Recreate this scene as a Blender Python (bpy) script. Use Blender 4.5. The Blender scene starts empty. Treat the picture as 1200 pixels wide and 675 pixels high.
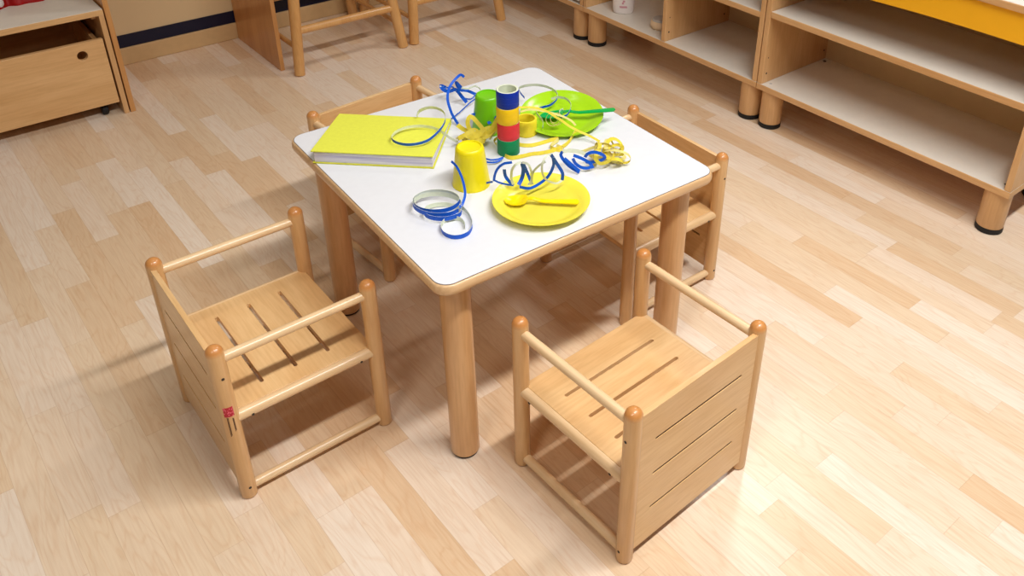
import bpy, bmesh, math, random
from mathutils import Vector, Matrix

random.seed(7)
PI = math.pi
scene = bpy.context.scene
col = scene.collection

# ---------------------------------------------------------------- helpers
def lin(c):
    return tuple(((v/255.0)/12.92 if v/255.0 <= 0.04045 else ((v/255.0+0.055)/1.055)**2.4) for v in c) + (1.0,)

def new_mat(name):
    m = bpy.data.materials.new(name)
    m.use_nodes = True
    nt = m.node_tree
    b = nt.nodes["Principled BSDF"]
    return m, nt, b

def N(nt, t, **kw):
    n = nt.nodes.new(t)
    for k, v in kw.items():
        setattr(n, k, v)
    return n

def plain(name, rgb, rough=0.5, spec=0.5, var=0.04, scale=40.0, trans=0.0, coat=0.0):
    """procedural single-colour material with a faint mottled variation"""
    m, nt, b = new_mat(name)
    tc = N(nt, 'ShaderNodeTexCoord')
    nz = N(nt, 'ShaderNodeTexNoise'); nz.inputs['Scale'].default_value = scale
    nz.inputs['Detail'].default_value = 3
    nt.links.new(tc.outputs['Object'], nz.inputs['Vector'])
    r = N(nt, 'ShaderNodeValToRGB')
    c = lin(rgb)
    r.color_ramp.elements[0].position = 0.3; r.color_ramp.elements[1].position = 0.7
    r.color_ramp.elements[0].color = tuple(v*(1-var) for v in c[:3]) + (1,)
    r.color_ramp.elements[1].color = tuple(min(1, v*(1+var)) for v in c[:3]) + (1,)
    nt.links.new(nz.outputs['Fac'], r.inputs['Fac'])
    nt.links.new(r.outputs['Color'], b.inputs['Base Color'])
    b.inputs['Roughness'].default_value = rough
    b.inputs['Specular IOR Level'].default_value = spec
    b.inputs['Coat Weight'].default_value = coat
    if trans > 0:
        t = N(nt, 'ShaderNodeBsdfTranslucent')
        nt.links.new(r.outputs['Color'], t.inputs['Color'])
        mx = N(nt, 'ShaderNodeMixShader'); mx.inputs['Fac'].default_value = trans
        out = nt.nodes['Material Output']
        nt.links.new(b.outputs['BSDF'], mx.inputs[1]); nt.links.new(t.outputs['BSDF'], mx.inputs[2])
        nt.links.new(mx.outputs['Shader'], out.inputs['Surface'])
    return m

def wood(name, c_light, c_dark, axis, rough=0.36, freq=1.0, coat=0.4):
    """varnished beech: fine flecked grain stretched along one object axis"""
    m, nt, b = new_mat(name)
    tc = N(nt, 'ShaderNodeTexCoord')
    oi = N(nt, 'ShaderNodeObjectInfo')
    off = N(nt, 'ShaderNodeVectorMath', operation='SCALE'); off.inputs[0].default_value = (3.1, 5.7, 1.9)
    nt.links.new(oi.outputs['Random'], off.inputs['Scale'])
    ad = N(nt, 'ShaderNodeVectorMath', operation='ADD')
    nt.links.new(tc.outputs['Object'], ad.inputs[0]); nt.links.new(off.outputs[0], ad.inputs[1])
    def stretched(k_along, k_across):
        mp = N(nt, 'ShaderNodeMapping')
        s = [k_across]*3; s['xyz'.index(axis)] = k_along
        mp.inputs['Scale'].default_value = s
        nt.links.new(ad.outputs[0], mp.inputs['Vector'])
        return mp
    broad = N(nt, 'ShaderNodeTexNoise'); broad.inputs['Scale'].default_value = 1.0
    broad.inputs['Detail'].default_value = 4; broad.inputs['Distortion'].default_value = 0.6
    nt.links.new(stretched(2.2*freq, 14*freq).outputs[0], broad.inputs['Vector'])
    fine = N(nt, 'ShaderNodeTexNoise'); fine.inputs['Scale'].default_value = 1.0
    fine.inputs['Detail'].default_value = 5
    nt.links.new(stretched(14*freq, 190*freq).outputs[0], fine.inputs['Vector'])
    r = N(nt, 'ShaderNodeValToRGB')
    r.color_ramp.elements[0].position = 0.32; r.color_ramp.elements[1].position = 0.68
    r.color_ramp.elements[0].color = lin(c_dark); r.color_ramp.elements[1].color = lin(c_light)
    nt.links.new(broad.outputs['Fac'], r.inputs['Fac'])
    r2 = N(nt, 'ShaderNodeValToRGB')
    r2.color_ramp.elements[0].position = 0.35; r2.color_ramp.elements[1].position = 0.6
    r2.color_ramp.elements[0].color = (0.86, 0.80, 0.72, 1); r2.color_ramp.elements[1].color = (1, 1, 1, 1)
    nt.links.new(fine.outputs['Fac'], r2.inputs['Fac'])
    mx = N(nt, 'ShaderNodeMix', data_type='RGBA', blend_type='MULTIPLY')
    mx.inputs['Factor'].default_value = 0.6
    nt.links.new(r.outputs['Color'], mx.inputs['A']); nt.links.new(r2.outputs['Color'], mx.inputs['B'])
    nt.links.new(mx.outputs['Result'], b.inputs['Base Color'])
    b.inputs['Roughness'].default_value = rough
    b.inputs['Coat Weight'].default_value = coat
    b.inputs['Coat Roughness'].default_value = 0.15
    return m

def floor_material():
    """three-strip laminate: strips along Y, random length offsets, random tone and grain per strip"""
    m, nt, b = new_mat('maple_laminate_floor')
    L = nt.links.new
    tc = N(nt, 'ShaderNodeTexCoord')
    sp = N(nt, 'ShaderNodeSeparateXYZ'); L(tc.outputs['Object'], sp.inputs[0])
    def M(op, a, bb=None, c=None):
        n = N(nt, 'ShaderNodeMath', operation=op)
        for i, v in enumerate((a, bb, c)):
            if v is None: continue
            if isinstance(v, (int, float)): n.inputs[i].default_value = v
            else: L(v, n.inputs[i])
        return n.outputs[0]
    W, LEN = 0.0583, 0.43
    xs = M('DIVIDE', M('ADD', sp.outputs['X'], 20.0023), W)
    ci = M('FLOOR', xs)
    wn = N(nt, 'ShaderNodeTexWhiteNoise', noise_dimensions='1D'); L(ci, wn.inputs['W'])
    ys = M('DIVIDE', M('ADD', M('ADD', sp.outputs['Y'], 20.0), M('MULTIPLY', wn.outputs['Value'], LEN*7)), LEN)
    # uneven strip lengths: warp the running coordinate
    ysw = M('ADD', ys, M('MULTIPLY', M('SINE', M('MULTIPLY', ys, 2.1)), 0.22))
    ri = M('FLOOR', ysw)
    cid = N(nt, 'ShaderNodeCombineXYZ'); L(ci, cid.inputs[0]); L(ri, cid.inputs[1])
    w2 = N(nt, 'ShaderNodeTexWhiteNoise', noise_dimensions='3D'); L(cid.outputs[0], w2.inputs['Vector'])
    # grain coordinates, shifted per strip
    sh = N(nt, 'ShaderNodeVectorMath', operation='SCALE'); L(w2.outputs['Color'], sh.inputs[0]); sh.inputs['Scale'].default_value = 9.0
    pos = N(nt, 'ShaderNodeVectorMath', operation='ADD'); L(tc.outputs['Object'], pos.inputs[0]); L(sh.outputs[0], pos.inputs[1])
    mp = N(nt, 'ShaderNodeMapping'); mp.inputs['Scale'].default_value = (16, 2.6, 1); L(pos.outputs[0], mp.inputs['Vector'])
    nz = N(nt, 'ShaderNodeTexNoise'); nz.inputs['Scale'].default_value = 1.0; nz.inputs['Detail'].default_value = 2.5
    nz.inputs['Distortion'].default_value = 0.5; L(mp.outputs[0], nz.inputs['Vector'])
    # cathedral lines: contour bands of the broad noise
    band = M('ABSOLUTE', M('SUBTRACT', M('FRACT', M('MULTIPLY', nz.outputs['Fac'], 13.0)), 0.5))
    lines = M('SMOOTH_MIN', M('MULTIPLY', band, 5.0), 1.0, 0.4)
    mp2 = N(nt, 'ShaderNodeMapping'); mp2.inputs['Scale'].default_value = (240, 11, 1); L(pos.outputs[0], mp2.inputs['Vector'])
    fz = N(nt, 'ShaderNodeTexNoise'); fz.inputs['Scale'].default_value = 1.0; fz.inputs['Detail'].default_value = 4; L(mp2.outputs[0], fz.inputs['Vector'])
    tone = N(nt, 'ShaderNodeValToRGB')
    e = tone.color_ramp.elements
    e[0].position = 0.0; e[0].color = lin(FLOOR[0])
    e[1].position = 1.0; e[1].color = lin(FLOOR[3])
    a = e.new(0.3); a.color = lin(FLOOR[1])
    a = e.new(0.68); a.color = lin(FLOOR[2])
    L(w2.outputs['Value'], tone.inputs['Fac'])
    g1 = N(nt, 'ShaderNodeMix', data_type='RGBA', blend_type='MULTIPLY')
    L(M('MULTIPLY', M('SUBTRACT', 1.0, lines), 0.22), g1.inputs['Factor'])
    L(tone.outputs['Color'], g1.inputs['A']); g1.inputs['B'].default_value = (0.80, 0.58, 0.40, 1)
    g2 = N(nt, 'ShaderNodeMix', data_type='RGBA', blend_type='MULTIPLY')
    fr = N(nt, 'ShaderNodeMapRange'); fr.inputs['From Min'].default_value = 0.4; fr.inputs['From Max'].default_value = 0.75
    fr.inputs['To Max'].default_value = 0.30
    L(fz.outputs['Fac'], fr.inputs['Value']); L(fr.outputs['Result'], g2.inputs['Factor'])
    L(g1.outputs['Result'], g2.inputs['A']); g2.inputs['B'].default_value = (0.70, 0.55, 0.42, 1)
    # hairline seams: every strip faintly, every third one (a board) more
    fx = M('FRACT', xs)
    ex = M('LESS_THAN', M('MINIMUM', fx, M('SUBTRACT', 1.0, fx)), 0.010)
    fy = M('FRACT', ysw)
    ey = M('LESS_THAN', M('MINIMUM', fy, M('SUBTRACT', 1.0, fy)), 0.0016)
    seam = M('MAXIMUM', ex, ey)
    g3 = N(nt, 'ShaderNodeMix', data_type='RGBA', blend_type='MULTIPLY')
    L(M('MULTIPLY', seam, 0.30), g3.inputs['Factor'])
    L(g2.outputs['Result'], g3.inputs['A']); g3.inputs['B'].default_value = (0.6, 0.45, 0.33, 1)
    L(g3.outputs['Result'], b.inputs['Base Color'])
    rr = N(nt, 'ShaderNodeMapRange'); rr.inputs['To Min'].default_value = 0.25; rr.inputs['To Max'].default_value = 0.34
    L(fz.outputs['Fac'], rr.inputs['Value']); L(rr.outputs['Result'], b.inputs['Roughness'])
    b.inputs['Specular IOR Level'].default_value = 0.45
    bp = N(nt, 'ShaderNodeBump'); bp.inputs['Strength'].default_value = 0.04; bp.inputs['Distance'].default_value = 0.002
    L(fz.outputs['Fac'], bp.inputs['Height']); L(bp.outputs['Normal'], b.inputs['Normal'])
    return m

def obj(name, bm, mats, parent=None, loc=(0, 0, 0), rotz=0.0, smooth=35, bevel=0.0, segs=2):
    bmesh.ops.recalc_face_normals(bm, faces=bm.faces) if not getattr(bm, 'keep', False) else None
    me = bpy.data.meshes.new(name)
    bm.to_mesh(me); bm.free()
    for mt in (mats if isinstance(mats, (list, tuple)) else [mats]):
        me.materials.append(mt)
    o = bpy.data.objects.new(name, me)
    col.objects.link(o)
    o.location = loc; o.rotation_euler = (0, 0, rotz)
    if parent: o.parent = parent
    if bevel > 0:
        md = o.modifiers.new('bevel', 'BEVEL'); md.width = bevel; md.segments = segs
        md.limit_method = 'ANGLE'; md.angle_limit = math.radians(40)
    if smooth:
        for p in me.polygons: p.use_smooth = True
        me.set_sharp_from_angle(angle=math.radians(smooth))
    return o

def thing(name, label, cat, loc=(0, 0, 0), rotz=0.0, group=None):
    o = bpy.data.objects.new(name, None)
    o.empty_display_size = 0.05
    col.objects.link(o)
    o.location = loc; o.rotation_euler = (0, 0, rotz)
    tag(o, label, cat, group)
    return o

def tag(o, label, cat, group=None):
    o['label'] = label; o['category'] = cat
    if group: o['group'] = group
    return o

def struct(name, bm, m, **kw):
    o = obj(name, bm, m, **kw)
    o['kind'] = 'structure'
    return o

def BM(): return bmesh.new()

def box(bm, x0, x1, y0, y1, z0, z1, mi=0):
    vs = [bm.verts.new((x, y, z)) for x in (x0, x1) for y in (y0, y1) for z in (z0, z1)]
    idx = [(0, 1, 3, 2), (4, 6, 7, 5), (0, 4, 5, 1), (2, 3, 7, 6), (0, 2, 6, 4), (1, 5, 7, 3)]
    for f in idx:
        fc = bm.faces.new([vs[i] for i in f]); fc.material_index = mi
    return vs

def lathe(bm, prof, n=32, mat=Matrix(), mi=0, close=True):
    """prof: list of (r, z); revolve about local z, then transform by mat"""
    rings = []
    for r, z in prof:
        if r < 1e-6:
            rings.append([bm.verts.new(mat @ Vector((0, 0, z)))])
        else:
            rings.append([bm.verts.new(mat @ Vector((r*math.cos(2*PI*k/n), r*math.sin(2*PI*k/n), z))) for k in range(n)])
    for a, b in zip(rings, rings[1:]):
        for k in range(n):
            k2 = (k+1) % n
            if len(a) == 1 and len(b) == 1: continue
            if len(a) == 1: f = bm.faces.new((a[0], b[k], b[k2]))
            elif len(b) == 1: f = bm.faces.new((a[k], b[0], a[k2]))
            else: f = bm.faces.new((a[k], b[k], b[k2], a[k2]))
            f.material_index = mi
    return rings

def axis_matrix(p0, p1):
    p0, p1 = Vector(p0), Vector(p1)
    d = (p1-p0)
    q = Vector((0, 0, 1)).rotation_difference(d.normalized())
    return Matrix.Translation(p0) @ q.to_matrix().to_4x4(), d.length

def rod(bm, p0, p1, r, n=20, r1=None, mi=0, e=0.0015):
    m, L = axis_matrix(p0, p1)
    r1 = r if r1 is None else r1
    lathe(bm, [(0, 0), (r-e, 0), (r, e), (r1, L-e), (r1-e, L), (0, L)], n, m, mi)

def post_profile(r, H, foot=0.003):
    """round post: eased foot, ball-shaped top"""
    p = [(0, 0), (r-foot, 0), (r-0.0008, foot*0.7), (r, foot*1.6)]
    zc = H-r
    p.append((r, zc-0.006))
    p.append((r*1.0, zc-0.002))
    for k in range(0, 9):
        a = PI/2*k/8
        p.append((max(r*math.cos(a), 0.0), zc+r*math.sin(a)))
    p[-1] = (0, H)
    return p

def loop_pts(u0, u1, v0, v1, r=0.0, n=4):
    if r <= 0: return [(u0, v0), (u1, v0), (u1, v1), (u0, v1)]
    out = []
    for cx, cy, a0 in ((u1-r, v0+r, -90), (u1-r, v1-r, 0), (u0+r, v1-r, 90), (u0+r, v0+r, 180)):
        for k in range(n+1):
            a = math.radians(a0+90*k/n)
            out.append((cx+r*math.cos(a), cy+r*math.sin(a)))
    return out

def circle_pts(cx, cy, r, n=24):
    return [(cx+r*math.cos(2*PI*k/n), cy+r*math.sin(2*PI*k/n)) for k in range(n)]

def plate(bm, outer, holes, thick, xf):
    """flat board with real cut-outs: outline + holes filled, then thickened; xf maps (u,v,w) to a point"""
    es = []
    for lp in [outer]+holes:
        vs = [bm.verts.new(xf(u, v, 0.0)) for u, v in lp]
        es += [bm.edges.new((vs[i], vs[(i+1) % len(vs)])) for i in range(len(vs))]
    r = bmesh.ops.triangle_fill(bm, edges=es, use_beauty=True, use_dissolve=False)
    fs = [g for g in r['geom'] if isinstance(g, bmesh.types.BMFace)]
    ext = bmesh.ops.extrude_face_region(bm, geom=fs)
    d = Vector(xf(0, 0, thick))-Vector(xf(0, 0, 0))
    for v in ext['geom']:
        if isinstance(v, bmesh.types.BMVert): v.co += d
    bmesh.ops.recalc_face_normals(bm, faces=bm.faces)

def catmull(pts, step):
    P = [Vector(p) for p in pts]
    P = [P[0]*2-P[1]]+P+[P[-1]*2-P[-2]]
    out = []
    for i in range(1, len(P)-2):
        L = (P[i+1]-P[i]).length
        n = max(1, int(L/step))
        for k in range(n):
            t = k/n
            a, b, c, d = P[i-1], P[i], P[i+1], P[i+2]
            out.append(0.5*((2*b)+(-a+c)*t+(2*a-5*b+4*c-d)*t*t+(-a+3*b-3*c+d)*t**3))
    out.append(P[-2])
    return out

def ribbon(bm, pts, width, axis=None, thick=0.0005, step=0.004, transport=False, sign=0, roll=0.0, zmin=None, face=None):
    """paper strip: outer face material 0, inner face material 1"""
    P = catmull(pts, step)
    n = len(P)
    T = [(P[min(i+1, n-1)]-P[max(i-1, 0)]).normalized() for i in range(n)]
    ax = Vector(axis).normalized() if axis else Vector((0, 0, 1))
    Wd = []
    w = ax-T[0]*ax.dot(T[0])
    if w.length < 0.1: w = T[0].orthogonal()
    w.normalize()
    if roll: w = Matrix.Rotation(roll, 3, T[0]) @ w
    for i in range(n):
        if transport:
            w = w-T[i]*w.dot(T[i])
        else:
            c = ax-T[i]*ax.dot(T[i])
            if c.length > 0.25: w = w*0.35+c.normalized()*(0.65 if w.dot(c) >= 0 else -0.65)
            w = w-T[i]*w.dot(T[i])
        w.normalize(); Wd.append(w.copy())
    if face:
        fv = Vector(face).normalized(); prev = None
        for i in range(n):
            c = fv.cross(T[i])
            if prev is not None: c = c+prev*0.25
            c = (c-T[i]*c.dot(T[i])).normalized(); Wd[i] = c; prev = c
    S = [T[i].cross(Wd[i]).normalized() for i in range(n)]
    s = 0.0
    for i in range(1, n-1):
        s += S[i].dot(P[i+1]+P[i-1]-P[i]*2)
    sg = -1.0 if s > 0 else 1.0
    if sign:                       # blue face turned towards the viewer's side of the room
        s = sum(v.dot(Vector((-0.6, -0.6, 0.5))) for v in S)
        sg = sign*(1.0 if s > 0 else -1.0)
    rows = []
    for i in range(n):
        o = S[i]*sg*thick/2
        wv = Wd[i]*width/2
        c = [P[i]-wv+o, P[i]+wv+o, P[i]+wv-o, P[i]-wv-o]
        if zmin is not None:
            low = min(v.z for v in c)
            if low < zmin:
                c = [v+Vector((0, 0, zmin-low)) for v in c]
        rows.append([bm.verts.new(v) for v in c])
    for a, b in zip(rows, rows[1:]):
        for k in range(4):
            f = bm.faces.new((a[k], a[(k+1) % 4], b[(k+1) % 4], b[k]))
            f.material_index = 0 if k == 0 else 1
            f.smooth = True
    bm.faces.new(rows[0]).material_index = 1
    bm.faces.new(rows[-1][::-1]).material_index = 1

# streamer centre lines, metres, room coordinates
RIBBONS = {
  'coil_tail': [(-0.1425,-0.0458,0.5252),(-0.1429,-0.0642,0.5222),(-0.1466,-0.0853,0.5122),(-0.1528,-0.1038,0.5002),(-0.1619,-0.1195,0.4902),(-0.1814,-0.1381,0.4862),(-0.1911,-0.1426,0.4867)],
  'coil_near': [(-0.1939,-0.145,0.4832),(-0.2096,-0.1472,0.4836),(-0.2266,-0.1415,0.484),(-0.2417,-0.1288,0.4844),(-0.2519,-0.1114,0.4848),(-0.2553,-0.0923,0.4852),(-0.2509,-0.075,0.4855),(-0.2394,-0.0628,0.4859),(-0.2228,-0.0583,0.4863),(-0.2044,-0.0623,0.4867),(-0.1879,-0.074,0.4871),(-0.1768,-0.0909,0.4875),(-0.1733,-0.1093,0.4879),(-0.1782,-0.1251,0.4883),(-0.1902,-0.1351,0.4887),(-0.2057,-0.1385,0.4883),(-0.2222,-0.1347,0.4879),(-0.2369,-0.1248,0.4875),(-0.2475,-0.1106,0.4871),(-0.2522,-0.0948,0.4867),(-0.2504,-0.08,0.4863),(-0.2422,-0.069,0.4859),(-0.229,-0.0639,0.4855),(-0.2132,-0.0656,0.4852),(-0.1975,-0.0739,0.4848),(-0.1846,-0.0875,0.4844),(-0.1768,-0.1038,0.484),(-0.1751,-0.1201,0.4836),(-0.1796,-0.1337,0.4832),(-0.195,-0.1546,0.4817),(-0.2085,-0.1569,0.4812),(-0.2231,-0.1531,0.4807),(-0.236,-0.144,0.4803),(-0.2449,-0.1314,0.4798),(-0.2483,-0.1176,0.4793),(-0.2455,-0.1053,0.4788),(-0.237,-0.0967,0.4783),(-0.2244,-0.0937,0.4778),(-0.2102,-0.0969,0.4774),(-0.1971,-0.1059,0.4769),(-0.1877,-0.119,0.4764),(-0.1789,-0.132,0.4762),(-0.1817,-0.1593,0.476),(-0.1935,-0.1893,0.4757),(-0.209,-0.2063,0.4757),(-0.2212,-0.2114,0.4757),(-0.233,-0.211,0.4757),(-0.2428,-0.2057,0.4757),(-0.2492,-0.1964,0.4757),(-0.2516,-0.1847,0.4757),(-0.2496,-0.1724,0.4757),(-0.2439,-0.1613,0.4757),(-0.2354,-0.153,0.4757),(-0.2257,-0.1488,0.4757),(-0.2162,-0.1491,0.4757),(-0.2086,-0.1537,0.4757),(-0.2039,-0.1615,0.4757),(-0.2028,-0.1713,0.4757),(-0.2051,-0.1813,0.4757),(-0.2102,-0.1902,0.4757)],
  'lp_tail': [(-0.1063,-0.0897,0.4762),(-0.0969,-0.0972,0.4822),(-0.0934,-0.1146,0.4922)],
  'lp_a': [(-0.093,-0.1185,0.495),(-0.0922,-0.1192,0.5052),(-0.0883,-0.1226,0.5212),(-0.0808,-0.1334,0.5366),(-0.0692,-0.1472,0.5428)],
  'lp_b': [(-0.093,-0.1185,0.4982),(-0.0867,-0.1235,0.493),(-0.0791,-0.1361,0.4917),(-0.0694,-0.1504,0.4917)],
  'lp_c': [(-0.081,-0.137,0.5268),(-0.0748,-0.133,0.5052),(-0.0703,-0.147,0.4917)],
  'lp_d': [(-0.0688,-0.1496,0.4917),(-0.0721,-0.1477,0.508),(-0.0749,-0.1546,0.5312),(-0.0714,-0.1625,0.546),(-0.0596,-0.1635,0.5465)],
  'lp_e': [(-0.0565,-0.1617,0.5451),(-0.0498,-0.1575,0.5232),(-0.0504,-0.1525,0.502),(-0.0604,-0.155,0.4917)],
  'lp_f': [(-0.0551,-0.1628,0.5445),(-0.0412,-0.1599,0.5116),(-0.039,-0.17,0.4917)],
  'lp_g': [(-0.0579,-0.1649,0.5465),(-0.0531,-0.177,0.546),(-0.0482,-0.1799,0.53),(-0.0415,-0.1721,0.5048),(-0.0465,-0.1673,0.4917)],
  'lp_h': [(-0.0077,-0.1968,0.554),(-0.0024,-0.1913,0.5308),(-0.01,-0.1847,0.5068),(-0.0264,-0.1768,0.4917),(-0.0513,-0.178,0.4917),(-0.0634,-0.1618,0.4917)],
  'lp_i': [(-0.0135,-0.1972,0.563),(0.0034,-0.196,0.534),(0.0116,-0.202,0.5142),(0.0114,-0.2017,0.4972)],
  'lp_j': [(0.0114,-0.2017,0.4972),(-0.0023,-0.1991,0.4942),(-0.0253,-0.1975,0.5108),(-0.038,-0.2008,0.536),(-0.0372,-0.2032,0.5584),(-0.0248,-0.2013,0.5668),(-0.0133,-0.1974,0.563)],
  'lp_k': [(-0.0397,-0.1695,0.4917),(-0.0414,-0.1767,0.5228),(-0.0375,-0.1937,0.5464),(-0.0294,-0.2007,0.5544)],
  'bow_a': [(0.08,-0.1738,0.4762),(0.0731,-0.1529,0.4822),(0.0664,-0.1397,0.4942),(0.0627,-0.1342,0.5062),(0.0658,-0.1369,0.5142)],
  'bow_b': [(0.0658,-0.1369,0.5142),(0.0789,-0.1421,0.5142),(0.1008,-0.1485,0.5062),(0.1117,-0.1582,0.5002)],
  'bow_c': [(0.0659,-0.1419,0.5002),(0.0725,-0.1567,0.4902),(0.0809,-0.1727,0.4782)],
  'bow_d': [(0.0885,-0.1423,0.4922),(0.0882,-0.151,0.4842),(0.0919,-0.1661,0.4802),(0.1019,-0.1767,0.4802),(0.1114,-0.1799,0.4842)],
  'bow_e': [(0.0828,-0.1505,0.5052),(0.0956,-0.1612,0.4982),(0.1079,-0.1727,0.4882),(0.1105,-0.1808,0.4782)],
  'bow_f': [(0.1017,-0.1651,0.5002),(0.1038,-0.1704,0.5102),(0.1134,-0.178,0.5142),(0.1248,-0.1871,0.5102),(0.1337,-0.1906,0.5002),(0.1258,-0.1836,0.4922),(0.1137,-0.1693,0.4862),(0.1085,-0.1593,0.4842)],
  'fold_a': [(-0.0288,0.107,0.5042),(-0.0252,0.0873,0.5002),(-0.0191,0.0646,0.5002),(-0.0339,0.0691,0.4982),(-0.053,0.07,0.4942),(-0.0399,0.0598,0.5042),(-0.0193,0.0571,0.5102),(-0.0194,0.048,0.5082),(-0.0393,0.0531,0.5002),(-0.0237,0.0444,0.5062),(-0.0107,0.0369,0.5142),(-0.0206,0.0388,0.5042),(-0.0045,0.0314,0.5002),(0.0096,0.0303,0.5102),(0.0212,0.0233,0.5202)],
  'fold_b': [(-0.018,0.0664,0.4982),(-0.0206,0.0761,0.5102),(-0.0201,0.0783,0.5242),(-0.0135,0.0782,0.5322),(-0.009,0.0721,0.5282),(-0.0061,0.0536,0.5182),(-0.0009,0.0361,0.5062),(0.0063,0.0278,0.5182),(0.0204,0.0238,0.5402)],
  'fold_c': [(0.0114,0.0447,0.4822),(0.0205,0.0467,0.4902),(0.0261,0.0388,0.5002),(0.0262,0.0343,0.4902),(0.0171,0.0376,0.4782),(0.0167,0.0268,0.4762)],
  'loop_book': [(-0.0649,0.2155,0.4922),(-0.0568,0.2187,0.5002),(-0.05,0.207,0.5102),(-0.0393,0.1916,0.5162),(-0.0346,0.1674,0.5202),(-0.0369,0.1433,0.5202),(-0.0517,0.1191,0.5162),(-0.0804,0.0973,0.5122),(-0.1206,0.0814,0.5082),(-0.1531,0.0921,0.5057),(-0.1698,0.1167,0.5047),(-0.1688,0.1429,0.5042),(-0.1473,0.1626,0.5032),(-0.1171,0.1694,0.5012),(-0.0901,0.1589,0.5002),(-0.0724,0.134,0.5002),(-0.0665,0.1104,0.4982),(-0.0573,0.0993,0.4882),(-0.0446,0.0829,0.4782)],
  'tangle_far': [(-0.0027,0.1823,0.4762),(0.0335,0.1968,0.4782),(0.0742,0.2152,0.4822),(0.1011,0.2189,0.4902),(0.1132,0.2236,0.5002),(0.1046,0.2331,0.5102),(0.0761,0.2222,0.5162),(0.0634,0.2273,0.5202),(0.0675,0.2564,0.5222),(0.0664,0.2398,0.5102),(0.0877,0.2407,0.5002),(0.1036,0.2313,0.4902),(0.0899,0.2312,0.4822),(0.0795,0.2478,0.4822),(0.0796,0.2691,0.4862),(0.0762,0.2866,0.4962),(0.0531,0.2776,0.5042),(0.047,0.2916,0.5062),(0.0466,0.2787,0.5002),(0.0581,0.2715,0.4962),(0.0697,0.2635,0.5002),(0.0715,0.2421,0.4902),(0.0742,0.2259,0.4802)],
  'arc_far': [(0.0909,0.2573,0.5282),(0.0879,0.2666,0.5322),(0.0636,0.253,0.5322),(0.0388,0.2368,0.5282),(0.0215,0.2205,0.5202),(0.011,0.2048,0.5102),(0.0035,0.1809,0.4942),(0.0026,0.1666,0.4842),(0.003,0.1544,0.4762)],
  'strand_cup': [(0.0113,0.1098,0.5142),(0.0221,0.1092,0.5152),(0.0346,0.101,0.5162),(0.0425,0.0865,0.5162),(0.045,0.069,0.5142),(0.0422,0.0545,0.5102),(0.0413,0.0725,0.5062),(0.0271,0.0733,0.5042)],
  'strand_tower': [(-0.0375,-0.0091,0.4762),(-0.0308,-0.0211,0.4762),(-0.0177,-0.0271,0.4762),(-0.0072,-0.0308,0.4782),(-0.0252,-0.0346,0.4762),(-0.0383,-0.0286,0.4762),(-0.0477,-0.0145,0.4762),(-0.05,0.0008,0.4762)],
  'strand_plate': [(0.1921,0.159,0.4822),(0.1995,0.1864,0.4842),(0.2052,0.1956,0.4902),(0.2131,0.1789,0.5002),(0.2262,0.1628,0.5042),(0.2361,0.1427,0.5062),(0.2414,0.1204,0.5062),(0.2367,0.094,0.5062),(0.2197,0.0729,0.5042),(0.1967,0.0676,0.4982),(0.1771,0.0726,0.4962),(0.159,0.0698,0.4972),(0.1456,0.051,0.4972),(0.1445,0.0357,0.4942),(0.1391,0.0212,0.4902),(0.1282,0.0088,0.4862)],
  'curl_plate': [(0.2147,0.0871,0.5002),(0.2276,0.078,0.5042),(0.2344,0.0585,0.5062),(0.2279,0.0338,0.5062),(0.2114,0.0139,0.5042),(0.1931,0.0037,0.5002),(0.1818,0.0093,0.4962),(0.1937,0.0316,0.4962),(0.2061,0.033,0.4982)],
  'yel_sweep': [(0.0121,0.002,0.4742),(0.0038,-0.0216,0.4742),(0.0092,-0.0384,0.4747),(0.0303,-0.046,0.4747),(0.0531,-0.0517,0.4747),(0.0729,-0.0614,0.4747),(0.0961,-0.0672,0.4747),(0.1222,-0.0678,0.4752),(0.1472,-0.0596,0.4762),(0.1694,-0.0474,0.4792),(0.1845,-0.041,0.4842)],
  'yel_sweep2': [(0.1147,-0.0558,0.4742),(0.1191,-0.0735,0.4742),(0.1073,-0.0736,0.4742),(0.1023,-0.0507,0.4742),(0.1355,-0.0382,0.4762),(0.1267,-0.0291,0.4742),(0.1029,-0.0263,0.4742),(0.0732,-0.0195,0.4742),(0.0563,-0.0024,0.4742),(0.0548,0.0109,0.4742)],
  'yel_long': [(0.0312,-0.0241,0.5802),(0.0498,-0.0227,0.5742),(0.0744,-0.0195,0.5652),(0.0911,-0.0201,0.5582),(0.1058,-0.0229,0.5502),(0.1199,-0.0268,0.5402),(0.1303,-0.0332,0.5302),(0.1422,-0.0384,0.5202),(0.1535,-0.0485,0.5082),(0.1635,-0.0598,0.5002),(0.1745,-0.067,0.4922),(0.1851,-0.0776,0.4862),(0.191,-0.0936,0.4822),(0.1934,-0.1078,0.4802)],
  'yel_long2': [(0.0858,0.0323,0.5302),(0.1088,0.0321,0.5282),(0.1258,0.0236,0.5252),(0.1429,0.0122,0.5202),(0.1562,-0.004,0.5162),(0.1693,-0.0177,0.5102),(0.1769,-0.0321,0.5042),(0.1756,-0.0468,0.5002)],
  'yel_low': [(0.1201,-0.0838,0.4742),(0.1309,-0.0993,0.4742),(0.1444,-0.1086,0.4742),(0.1586,-0.1117,0.4762),(0.1687,-0.1193,0.4802),(0.1737,-0.1299,0.4842)],
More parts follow.
